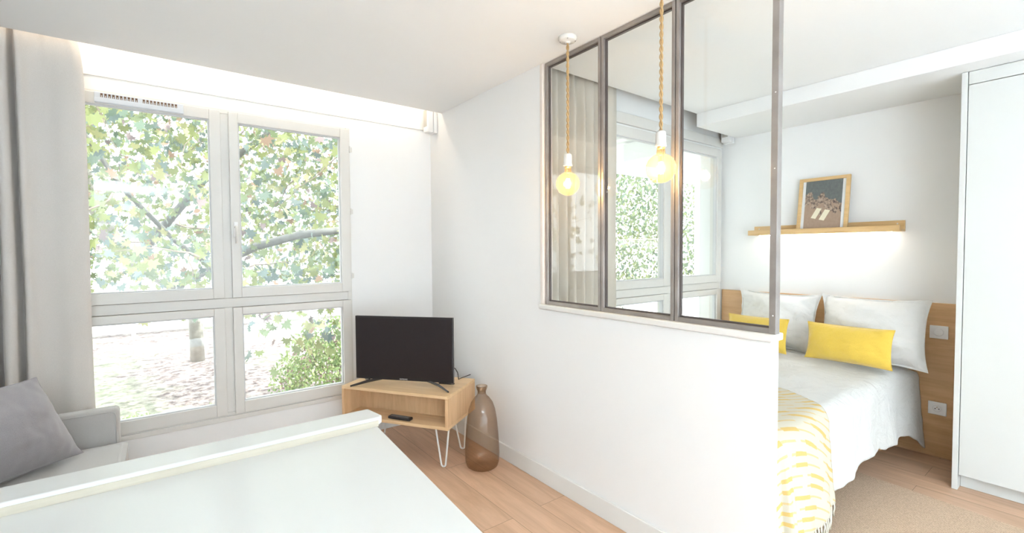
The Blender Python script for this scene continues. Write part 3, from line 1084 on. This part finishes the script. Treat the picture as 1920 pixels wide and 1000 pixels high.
# pillows against the headboard
cushion('pillow', 'white linen pillow leaning on the headboard nearest the wardrobe', 'pillow', M_LINEN, .63, .47, .14, 1.3,
        (2.09, 1.05, .600), (0, 1, 0), (.17, .0, 1), flange=.04, pinch=.09, wr=.034, group='white pillows against the headboard')
cushion('pillow', 'white linen pillow farther along the headboard, partly behind the steel frame', 'pillow', M_LINEN, .62, .47, .14, 4.4,
        (2.09, 1.685, .600), (0, 1, .02), (.17, -.02, 1), flange=.04, pinch=.11, wr=.036, group='white pillows against the headboard')
cushion('accent_cushion', 'yellow cushion in full view in front of the white pillow', 'cushion', M_YELLOW, .50, .255, .062, 8.2,
        (1.83, 1.105, .632), (.02, 1, 0), (.17, .0, 1), pinch=.06, wr=.010, wfreq=9, group='yellow cushions on the bed')
cushion('accent_cushion', 'yellow cushion half hidden behind the low wall end', 'cushion', M_YELLOW, .46, .255, .062, 6.1,
        (1.82, 1.70, .632), (.02, 1, 0), (.17, .0, 1), pinch=.06, wr=.010, wfreq=9, group='yellow cushions on the bed')

# headboard panel with switch and outlet
hb = box(2.298, XR - .0008, .575, YB - .025, .001, 1.036).build('headboard_panel', M_HEAD, bevel=.002)
tag(hb, 'wide oak veneer headboard panel behind the bed', 'headboard')


def plate(name, label, cat, y, z):
    t = thing(name, label, cat, (2.298, y, z))
    box(-.010, 0, -.0465, .0465, -.043, .043).build('cover_plate', M_PLASTIC, t, bevel=.003, seg=3)
    return t


t = plate('light_switch', 'white square switch with round button on the headboard panel', 'switch', .724, .843)
MB().lathe([(.026, 0), (.026, .004), (.022, .007)], 36, mat=Matrix.Translation((-.010, 0, 0)) @ Matrix.Rotation(-PI / 2, 4, 'Y')).build('button', M_PLASTIC, t, bevel=.001)
t = plate('power_outlet', 'white wall socket low on the headboard panel beside the duvet', 'outlet', .723, .331)
RY = Matrix.Rotation(-PI / 2, 4, 'Y')
MB().lathe([(.028, 0), (.028, .003), (.022, .003), (.020, .0008), (.0005, .0008)], 36, mat=Matrix.Translation((-.010, 0, 0)) @ RY).build('socket_ring', M_PLASTIC, t)
for y in (-.0095, .0095):
    MB().lathe([(.0032, 0), (.0032, .0012)], 12, mat=Matrix.Translation((-.011, y, -.002)) @ RY).build('socket_hole', M_DARK, t)
MB().lathe([(.0028, 0), (.0025, .010)], 12, mat=Matrix.Translation((-.0108, 0, .009)) @ RY).build('earth_pin', plain('brass_pin', (.6, .5, .35), .3, metal=1), t)

# ------------------------------------------------------------------ picture ledge and framed photograph
pl = thing('picture_ledge', 'narrow oak picture ledge on the wall above the bed', 'shelf', (XR, 1.425, 1.52))
box(-.018, 0, -.511, .511, .0, .078).build('ledge_back', M_SHELF, pl, bevel=.002)
box(-.105, -.018, -.511, .511, .0, .014).build('ledge_base', M_SHELF, pl, bevel=.001)
box(-.119, -.105, -.505, .517, .0, .042).build('ledge_lip', M_SHELF, pl, bevel=.002)
for y in (-.47, .47):
    MB().lathe([(.005, 0), (.004, .002)], 12, mat=Matrix.Translation((-.018, y, .055)) @ RY).build('screw', M_WMET, pl)
box(-.06, -.04, -.45, .45, -.006, -.0005).build('light_strip', M_LED, pl)
pf = thing('framed_photograph', 'oak framed beach photograph standing on the ledge', 'picture', (2.235, 1.402, 1.535))
pf.rotation_euler = (0, math.radians(8.5), 0)
FW, FH = .345, .425
o = MB()
o.box(-.018, 0, -FW / 2, -FW / 2 + .027, 0, FH).box(-.018, 0, FW / 2 - .027, FW / 2, 0, FH)
o.box(-.018, 0, -FW / 2 + .027, FW / 2 - .027, 0, .022).box(-.018, 0, -FW / 2 + .027, FW / 2 - .027, FH - .026, FH)
o.build('frame', M_SHELF, pf, bevel=.002)
box(-.010, -.002, -FW / 2 + .02, FW / 2 - .02, .018, FH - .02).build('mount', M_LINEN if False else plain('white_paper', (.80, .80, .80), .6), pf)


def ph(u, v):
    return Vector((-.0115, FW / 2 - .022 - .026 - (FW - .044 - .052) * u, .020 + (FH - .042) * v))


MB().grid(ph, 1, 1, lambda a_, c: (a_, c)).build('photo_print', M_PHOTO, pf, solid=.001)

# ------------------------------------------------------------------ wardrobe
M_WARD = plain('off_white_lacquer', (.72, .73, .71), .3, var=.005)
wd = thing('wardrobe', 'built-in white wardrobe at the right edge beside the headboard', 'wardrobe', (2.07, .546, 0))
box(-.242, .243, 0, .026, 0, 2.392).build('side_panel', M_WARD, wd, bevel=.0015)
for k, (y0, y1) in enumerate(((-.62, -.003), (-2.0, -.623))):
    box(-.236, -.217, y0, y1, .088, 2.318).build('door', M_WARD, wd, bevel=.0015)
box(-.236, -.217, -2.0, -.003, 2.322, 2.392).build('filler_panel', M_WARD, wd, bevel=.001)
box(-.165, -.15, -2.0, -.001, 0, .084).build('plinth', M_WARD, wd, bevel=.001)
box(-.214, .243, -2.0, -.001, .088, 2.392).build('carcass', M_WARD, wd)

# ------------------------------------------------------------------ rug
rg = MB().box(-.72, .72, -1.0, 1.0, 0, .010).build('rug', M_RUG, bevel=.004, loc=(.80, .02, 0), rotz=math.radians(-6))
rg.location = (.80, .05, .0)
tag(rg, 'natural jute rug on the floor beside the bed', 'rug')

# ------------------------------------------------------------------ white table in the foreground
tb = thing('table', 'large white table with raised back ledge filling the foreground', 'table', (-2.0, 1.2, 0))
T0 = Vector((-2.0, 1.2, 0))
m = MB().prism([(-1.150 + 2.0, 1.86 - 1.2), (-.99 + .0 - 0 + .0, 1.86 - 1.2), (-.99, .28 - 1.2), (-1.255 + 2.0, .28 - 1.2)], .69, .718)
m.build('tabletop', M_LACQ, tb, bevel=.002)
m = MB().prism([(-.99, 1.745 - 1.2), (-1.150 + 2.0, 1.745 - 1.2), (-1.133 + 2.0, 1.760 - 1.2), (-1.150 + 2.0, 1.868 - 1.2), (-.99, 1.868 - 1.2)], .722, .754)
m.build('ledge', M_LACQ, tb, bevel=.006, seg=3)
box(-.985, .846, 1.742 - 1.2, 1.7446 - 1.2, .7185, .742).build('ledge_edge', M_PLY, tb)
for x, y in ((-.93, -.85), (-.93, .58), (.66, -.85), (.74, .58)):
    box(x - .03, x + .03, y - .03, y + .03, 0, .69).build('leg', M_LACQ, tb, bevel=.003)
box(-.9, .70, .59, .61, .60, .69).build('apron', M_LACQ, tb)

# ------------------------------------------------------------------ TV stand
A2 = math.radians(124)
tv = thing('tv_stand', 'open oak media unit with white hairpin legs under the television', 'media unit', (-.405, 2.535, 0), A2)
# local x runs along the front from the near right corner, local y (negative) runs back to the wall
SW, SD, SZ0, SZ1, TH = .80, .43, .272, .49, .020
box(0, SW, -SD, 0, SZ1 - TH, SZ1).build('top_panel', M_OAKX, tv, bevel=.0015)
box(0, SW, -SD, 0, SZ0, SZ0 + TH).build('bottom_panel', M_OAKX, tv, bevel=.0015)
for x0 in (0, SW - TH):
    box(x0, x0 + TH, -SD, 0, SZ0 + TH, SZ1 - TH).build('side_panel', M_OAKZ, tv, bevel=.0015)
box(TH, SW - TH, -.185, -.177, SZ0 + TH, SZ1 - TH).build('back_panel', M_OAKZ, tv)
for x, sx in ((.085, -1), (SW - .085, 1)):
    for y, sy in ((-.085, 1), (-SD + .085, -1)):
        lx, ly = x + sx * .015, y + sy * .015
        pts = [(x - sx * .05, y + .0, SZ0 - .003)]
        n = 14
        for k in range(n + 1):
            a_ = PI * k / n
            pts.append((lx - sx * .016 * math.cos(a_), ly, .022 - .016 * math.sin(a_)))
        pts.append((x + sx * .05, y + .0, SZ0 - .003))
        lg = MB().tube(pts, .0058, 10)
        lg.box(x - .065, x + .065, y - .016, y + .016, SZ0 - .004, SZ0)
        lg.build('leg', M_WMET, tv, smooth=False, bevel=0)

# television
AT = math.radians(130.9)
te = thing('television', 'black flat screen television switched off on the oak unit', 'television', (-.525, 2.92, .49), AT)
TW, Z0, Z1 = .706, .038, .472
# local +x towards the left end, -y... front is +y
MB().box(-TW / 2, TW / 2, -.022, .0, Z0, Z1).build('bezel', M_BLACK, te, bevel=.003)
box(-TW / 2 + .07, TW / 2 - .07, -.055, -.022, Z0 + .03, Z1 - .12).build('rear_housing', M_BLACK, te, bevel=.01)
box(-TW / 2 + .011, TW / 2 - .011, 0, .0015, Z0 + .021, Z1 - .011).build('screen', M_SCREEN, te)
for sx in (-1, 1):
    f = MB()
    xa = sx * (TW / 2 - .10)
    xb = sx * (TW / 2 - .02)
    f.tube([(xa - sx * .09, -.01, Z0 + .004), (xa, .02, .028), (xb + sx * .015, .085, .006)], [.007, .010, .006], 4)
    f.tube([(xa, .0, Z0), (xb - sx * .02, -.06, .018), (xb - sx * .01, -.10, .006)], [.009, .008, .006], 4)
    f.build('foot', M_BLACK, te)
tc = bpy.data.curves.new('maker_name', 'FONT')
tc.body = 'SAMSUNG'
tc.size = .0125
tc.align_x = 'CENTER'
tc.extrude = .0004
to = bpy.data.objects.new('maker_name', tc)
COL.objects.link(to)
bpy.context.view_layer.update()
me = bpy.data.meshes.new_from_object(to.evaluated_get(bpy.context.evaluated_depsgraph_get()))
bpy.data.objects.remove(to)
me.materials.clear()
me.materials.append(plain('silver_print', (.75, .75, .75), .4))
lo = bpy.data.objects.new('maker_name', me)
COL.objects.link(lo)
lo.parent = te
lo.location = (-.0, .0012, Z0 + .006)
lo.rotation_euler = (PI / 2, 0, PI)

cb = MB().tube([(-.27, 2.76, .60), (-.235, 2.775, .602), (-.20, 2.79, .585), (-.175, 2.80, .55), (-.165, 2.805, .50), (-.12, 2.84, .495), (-.02, 2.88, .494)], .003, 8).build('power_cable', M_BLACK, smooth=True)
tag(cb, 'thin black cable curling behind the television', 'cable')

# remote control on the lower shelf
rc = thing('remote_control', 'black remote control lying in the open oak unit', 'remote control', (-.576, 2.866, SZ0 + TH), math.radians(121))
box(-.085, .085, -.022, .022, .0005, .019).build('body', M_BLACK, rc, bevel=.006, seg=3)
m = MB()
for i in range(11):
    for j in range(3):
        m.box(-.068 + i * .0125, -.060 + i * .0125, -.014 + j * .011, -.0075 + j * .011, .0188, .0212)
m.build('buttons', M_GREYBTN, rc, bevel=.001)

# ------------------------------------------------------------------ smoked glass bottle vase
prof = [(.001, .010), (.05, .006), (.085, .004), (.102, .018), (.110, .05), (.112, .10), (.109, .17), (.103, .25), (.096, .32), (.086, .38), (.070, .425),
        (.048, .455), (.032, .470), (.027, .482), (.027, .495), (.031, .507), (.036, .520), (.0375, .528), (.0355, .532), (.032, .529), (.028, .512), (.0245, .495), (.0245, .482)]


def sq(v, a_):
    k = math.exp(-((v.z - .25) / .16) ** 2)
    return Vector((v.x * (1 - .05 * k * math.cos(a_ - 1.0)), v.y * (1 - .05 * k * math.cos(a_ - 1)), v.z))


va = MB().lathe(prof, 64, caps=False, squash=sq).build('glass_vase', M_VASE, smooth=True, loc=(-.182, 2.485, 0))
tag(va, 'smoked brown glass bottle vase on the floor beside the media unit', 'vase')

# ------------------------------------------------------------------ fittings added for the fill lights, unseen behind the camera
for nm, lab, x, y, sx, sy in (('added_fill_panel', 'long flat white fill lamp added on the unseen ceiling behind the viewpoint', -1.7, -2.9, 1.12, .92), ('added_fill_panel', 'square flat white fill lamp added on the unseen ceiling beyond the wardrobe', .7, -3.3, .62, .92)):
    t = thing(nm, lab, 'added fill lamp', (x, y, H))
    ring(MB(), -sx, sx, -sy, sy, -sx + .015, sx - .015, -sy + .015, sy - .015, -.05, 0)
    f = MB().box(-sx, sx, -sy, sy, -.03, 0)
    f.build('housing', M_WMET, t, bevel=.003)

fl = thing('added_fill_stand', 'tall white uplighter added out of view to brighten the ceiling', 'lamp', (-2.4, -2.9, 0))  # stand made up to carry the added upward fill
MB().lathe([(.14, 0), (.14, .015), (.02, .025)], 32).build('base', M_WMET, fl)
MB().lathe([(.012, .02), (.012, 1.72)], 12).build('pole', M_WMET, fl)
MB().lathe([(.02, 1.72), (.13, 1.75), (.20, 1.82), (.205, 1.88), (.198, 1.88), (.19, 1.825), (.12, 1.76), (.01, 1.735)], 32, caps=False).build('shade', M_WMET, fl, smooth=True)

# ------------------------------------------------------------------ outside: ground, loggia, trees
gr = struct('ground', box(-40, 40, 3.8, 70, -1.6, -1.5), M_GROUND)
struct('terrace_floor', box(.07, 4.6, YB + .2, 3.9, -1.5, -.05), M_FENCE)
struct('terrace_roof', box(.07, 8, YB + .2, 4.3, 2.62, 2.70), plain('white_board', (.86, .87, .86), .6))
rb = MB()
struct('terrace_beam', box(.07, 8, 3.45, 3.57, 2.29, 2.40), plain('white_board', (.8, .8, .8), .6), bevel=.004)
for xx in (.6, 1.5, 2.4, 3.3, 4.2):
    struct('terrace_rafter', box(xx, xx + .09, YB + .2, 3.45, 2.40, 2.60), plain('white_board', (.8, .8, .8), .6), bevel=.004)
struct('terrace_wall', box(4.10, 4.46, 3.3, 3.6, -.05, 2.62), plain('white_board', (.8, .8, .8), .6))
t = thing('terrace_railing', 'thin white railing seen through the bedroom window', 'railing', (2.0, 3.52, -.05))
MB().tube([(-1.9, 0, 1.02), (2.1, 0, 1.02)], .018, 8).build('handrail', M_WMET, t)
for k in range(5):
    MB().tube([(-1.85 + k * .95, 0, 0), (-1.85 + k * .95, 0, 1.02)], .013, 8).build('post', M_WMET, t)
box(.5, 2.1, -.01, .01, .1, .95).build('infill_panel', plain('frosted_panel', (.82, .86, .88), .4), t)

fe = thing('garden_fence', 'pale garden fence far behind the trees', 'fence', (-2.6, 21, -1.5))
box(-14, 16, -.02, .02, .1, 1.05).build('fence_panel', M_FENCE, fe)
for k in range(16):
    box(-14 + k * 2 - .06, -14 + k * 2 + .06, -.08, .06, 0, 1.2).build('post', M_FENCE, fe)
gh = thing('garden_house', 'pale low building glimpsed beyond the trees', 'building', (13.5, 36, -1.5))
box(-14, 12, 0, 6, 0, 3.4).build('house_wall', plain('pale_render', (.72, .72, .72), .8), gh)
MB().prism([(-.6, 3.4), (6.6, 3.4), (3, 5.2)], -14.5, 12.5, 'x').build('roof', plain('grey_roof', (.40, .40, .43), .8), gh)
for k in range(8):
    box(-12.5 + k * 3, -11 + k * 3, -.03, .02, 1.2, 2.6).build('window', plain('dull_pane', (.25, .28, .30), .3), gh)

LEAF = np.array([(0, -.10), (.10, -.02), (.34, -.20), (.30, .02), (.50, .16), (.26, .20), (.28, .44), (.12, .34), (0, .62),
                 (-.12, .34), (-.28, .44), (-.26, .20), (-.50, .16), (-.30, .02), (-.34, -.20), (-.10, -.02)])
OVAL = np.array([(0, -.5), (.22, -.2), (.26, .1), (.13, .35), (0, .5), (-.13, .35), (-.26, .1), (-.22, -.2)])


def leaves(name, centers, size, shape, palette, weights, parent, droop=.6):
    n, k = len(centers), len(shape)
    base = np.zeros((k, 3))
    base[:, :2] = shape
    base[:, 2] = .18 * np.abs(shape[:, 0]) - .10 * shape[:, 1] ** 2
    # random frames: leaf normals lean upwards and to all sides
    nrm = rng.normal(size=(n, 3))
    nrm[:, 2] = np.abs(nrm[:, 2]) * droop
    nrm /= np.linalg.norm(nrm, axis=1)[:, None]
    t_ = rng.normal(size=(n, 3))
    t_[:, 2] -= 1.2
    t_ -= nrm * (t_ * nrm).sum(1)[:, None]
    t_ /= np.linalg.norm(t_, axis=1)[:, None]
    s_ = np.cross(t_, nrm)
    sz = size * rng.uniform(.65, 1.25, n)
    V = centers[:, None, :] + sz[:, None, None] * (base[None, :, 0, None] * s_[:, None, :] + base[None, :, 1, None] * t_[:, None, :] + base[None, :, 2, None] * nrm[:, None, :])
    me = bpy.data.meshes.new(name)
    me.vertices.add(n * k)
    me.vertices.foreach_set('co', V.reshape(-1).astype(np.float32))
    me.loops.add(n * k)
    me.loops.foreach_set('vertex_index', np.arange(n * k, dtype=np.int32))
    me.polygons.add(n)
    me.polygons.foreach_set('loop_start', (np.arange(n) * k).astype(np.int32))
    me.polygons.foreach_set('loop_total', np.full(n, k, np.int32))
    at = me.color_attributes.new('leaf_colour', 'FLOAT_COLOR', 'POINT')
    pal = np.array(palette)
    c = .68 * pal[rng.choice(len(pal), n, p=weights)] * rng.uniform(.75, 1.25, (n, 1))
    c4 = np.ones((n, k, 4))
    c4[:, :, :3] = np.clip(c, 0, 1)[:, None, :]
    at.data.foreach_set('color', c4.reshape(-1).astype(np.float32))
    me.update()
    me.validate()
    me.materials.append(M_LEAF)
    o = bpy.data.objects.new(name, me)
    COL.objects.link(o)
    o.parent = parent
    return o


PAL = [(.30, .34, .14), (.24, .30, .15), (.19, .26, .19), (.20, .26, .24), (.38, .38, .18), (.38, .25, .17), (.31, .24, .24)]
WT = [.28, .24, .17, .13, .12, .04, .02]
PAL2 = [(.26, .33, .18), (.20, .27, .17), (.34, .39, .22), (.16, .22, .16)]
WT2 = [.35, .3, .2, .15]


def cloud(n, lo, hi, clump=0, cr=.5):
    lo, hi = np.array(lo), np.array(hi)
    if clump:
        cc = rng.uniform(lo, hi, (clump, 3))
        idx = rng.integers(0, clump, n)
        return cc[idx] + rng.normal(size=(n, 3)) * cr
    return rng.uniform(lo, hi, (n, 3))


def branch(mb, pts, r0, r1):
    n = len(pts)
    mb.tube(pts, [r0 + (r1 - r0) * i / (n - 1) for i in range(n)], 8)


# great plane tree whose limbs reach the living window
def tree(label, base, limbs, leafsets, twigs, group='trees in the garden'):
    t = thing('plane_tree', label, 'tree', base, group=group)
    bx, by, bz = base
    for i, (pts, r0, r1) in enumerate(limbs):
        mb = MB()
        branch(mb, [(x - bx, y - by, z - bz) for x, y, z in pts], r0, r1)
        mb.build('trunk' if i == 0 else 'limb', M_TRUNK if i == 0 else M_BARK, t, smooth=True)
    if twigs:
        n, lo, hi = twigs
        for k in range(n):
            p = Vector([random.uniform(lo[i], hi[i]) for i in range(3)]) - Vector(base)
            d = Vector((random.uniform(-1, 1), random.uniform(-.6, .6), random.uniform(-.8, .5))).normalized()
            pts = [p]
            L_ = random.uniform(.5, 1.8)
            for s in range(7):
                d = (d + Vector((random.uniform(-.3, .3), random.uniform(-.3, .3), random.uniform(-.35, .2)))).normalized()
                pts.append(pts[-1] + d * L_ / 7)
            r = random.uniform(.005, .013)
            MB().tube(pts, [r * (1 - .11 * i) for i in range(8)], 5).build('twig', M_TWIG, t)
    for cen, size, shape, pal, wt in leafsets:
        leaves('foliage', cen - np.array(base), size, shape, pal, wt, t)
    return t


c1 = cloud(4600, (-4.4, 5.4, 1.2), (1.5, 9.5, 5.6), 330, .32)
c2 = cloud(11000, (-7, 9, .9), (3.5, 13, 8), 450, .45)
c3 = np.concatenate([cloud(260, (-1.2, 5.6, .2), (.9, 7.5, 1.2), 26, .18), cloud(260, (-3.2, 6.0, .95), (.8, 9.0, 1.5), 40, .2)])
tree('mottled plane tree with spreading limbs and broad leaves outside the tall window', (-1.06, 15, -1.5),
     [([(-1.06, 15, -1.6), (-1.10, 14.8, -.3), (-1.45, 14.3, .5), (-2.3, 13.6, 1.2), (-2.9, 13, 2.4), (-3.1, 12.6, 4.0), (-3.0, 12.4, 7)], .17, .10),
      ([(-1.45, 14.3, .45), (-1.46, 12.00, 0.76), (-1.04, 10.00, 1.13), (-0.67, 7.80, 1.49), (-0.34, 6.60, 1.63), (0.09, 6.20, 1.69), (0.99, 6.20, 1.76), (2.40, 6.40, 2.20)], .085, .032),
      ([(-1.02, 11, 1.15), (-1.6, 9.6, 1.6), (-2.2, 8.4, 2.3), (-2.9, 7.4, 3.6)], .05, .02),
      ([(-2.3, 13.6, 1.2), (-1.0, 12.4, 3.0), (.6, 11, 4.4), (1.6, 10, 6.5)], .10, .04)],
     [(c1, .155, LEAF, PAL, WT), (c2, .16, LEAF, PAL, WT), (c3, .15, LEAF, PAL, WT)],
     (70, (-4.0, 5.5, 1.0), (1.2, 9.5, 4.5)))
tree('leafy tree filling the view through the bedroom window', (9.5, 11, -1.5),
     [([(9.5, 11, -1.6), (9.4, 11, 1), (9.6, 10.8, 3)], .2, .1)],
     [(cloud(17000, (5.2, 7.0, -.6), (15, 12, 4.2), 500, .5), .12, OVAL, PAL2 + PAL[:3], [.25, .2, .12, .08, .15, .12, .08])], None)
tree('paler tree standing farther off beyond the fence', (-6, 24, -1.5),
     [([(-6, 24, -1.6), (-6.1, 24, 1), (-5.8, 24, 4)], .3, .2)],
     [(cloud(6000, (-14, 22, 1.5), (9, 27, 12), 300, .9), .32, OVAL, PAL, WT)], None)

for lab, base, r, n, sz in (('bright green rounded shrub under the right window pane', (.85, 9.4, -1.5), (1.1, .8, 1.55), 5200, .075),
                            ('low sparse shrub beside the rounded green one', (-1.1, 8.6, -1.5), (.6, .4, .5), 1300, .06),
                            ('small green shrub low by the left window pane', (-2.25, 9.4, -1.5), (.45, .4, .3), 500, .05)):
    t = thing('garden_shrub', lab, 'shrub', base, group='shrubs outside the tall window')
    d = rng.normal(size=(n, 3))
    d /= np.linalg.norm(d, axis=1)[:, None]
    rr = rng.uniform(.55, 1.05, (n, 1))
    c = d * rr * np.array(r)
    c[:, 2] = np.abs(c[:, 2]) + .05
    leaves('foliage', c, sz, OVAL, [(.40, .52, .22), (.30, .44, .20), (.52, .60, .32), (.45, .30, .30)], [.4, .3, .2, .1], t)
    mb = MB()
    for k in range(9):
        a_ = k * .7
        mb.tube([(0, 0, -.05), (.25 * r[0] * math.cos(a_), .25 * r[1] * math.sin(a_), .4 * r[2]), (.5 * r[0] * math.cos(a_), .5 * r[1] * math.sin(a_), .8 * r[2])], [.015, .01, .005], 5)
    mb.build('stems', M_TWIG, t)
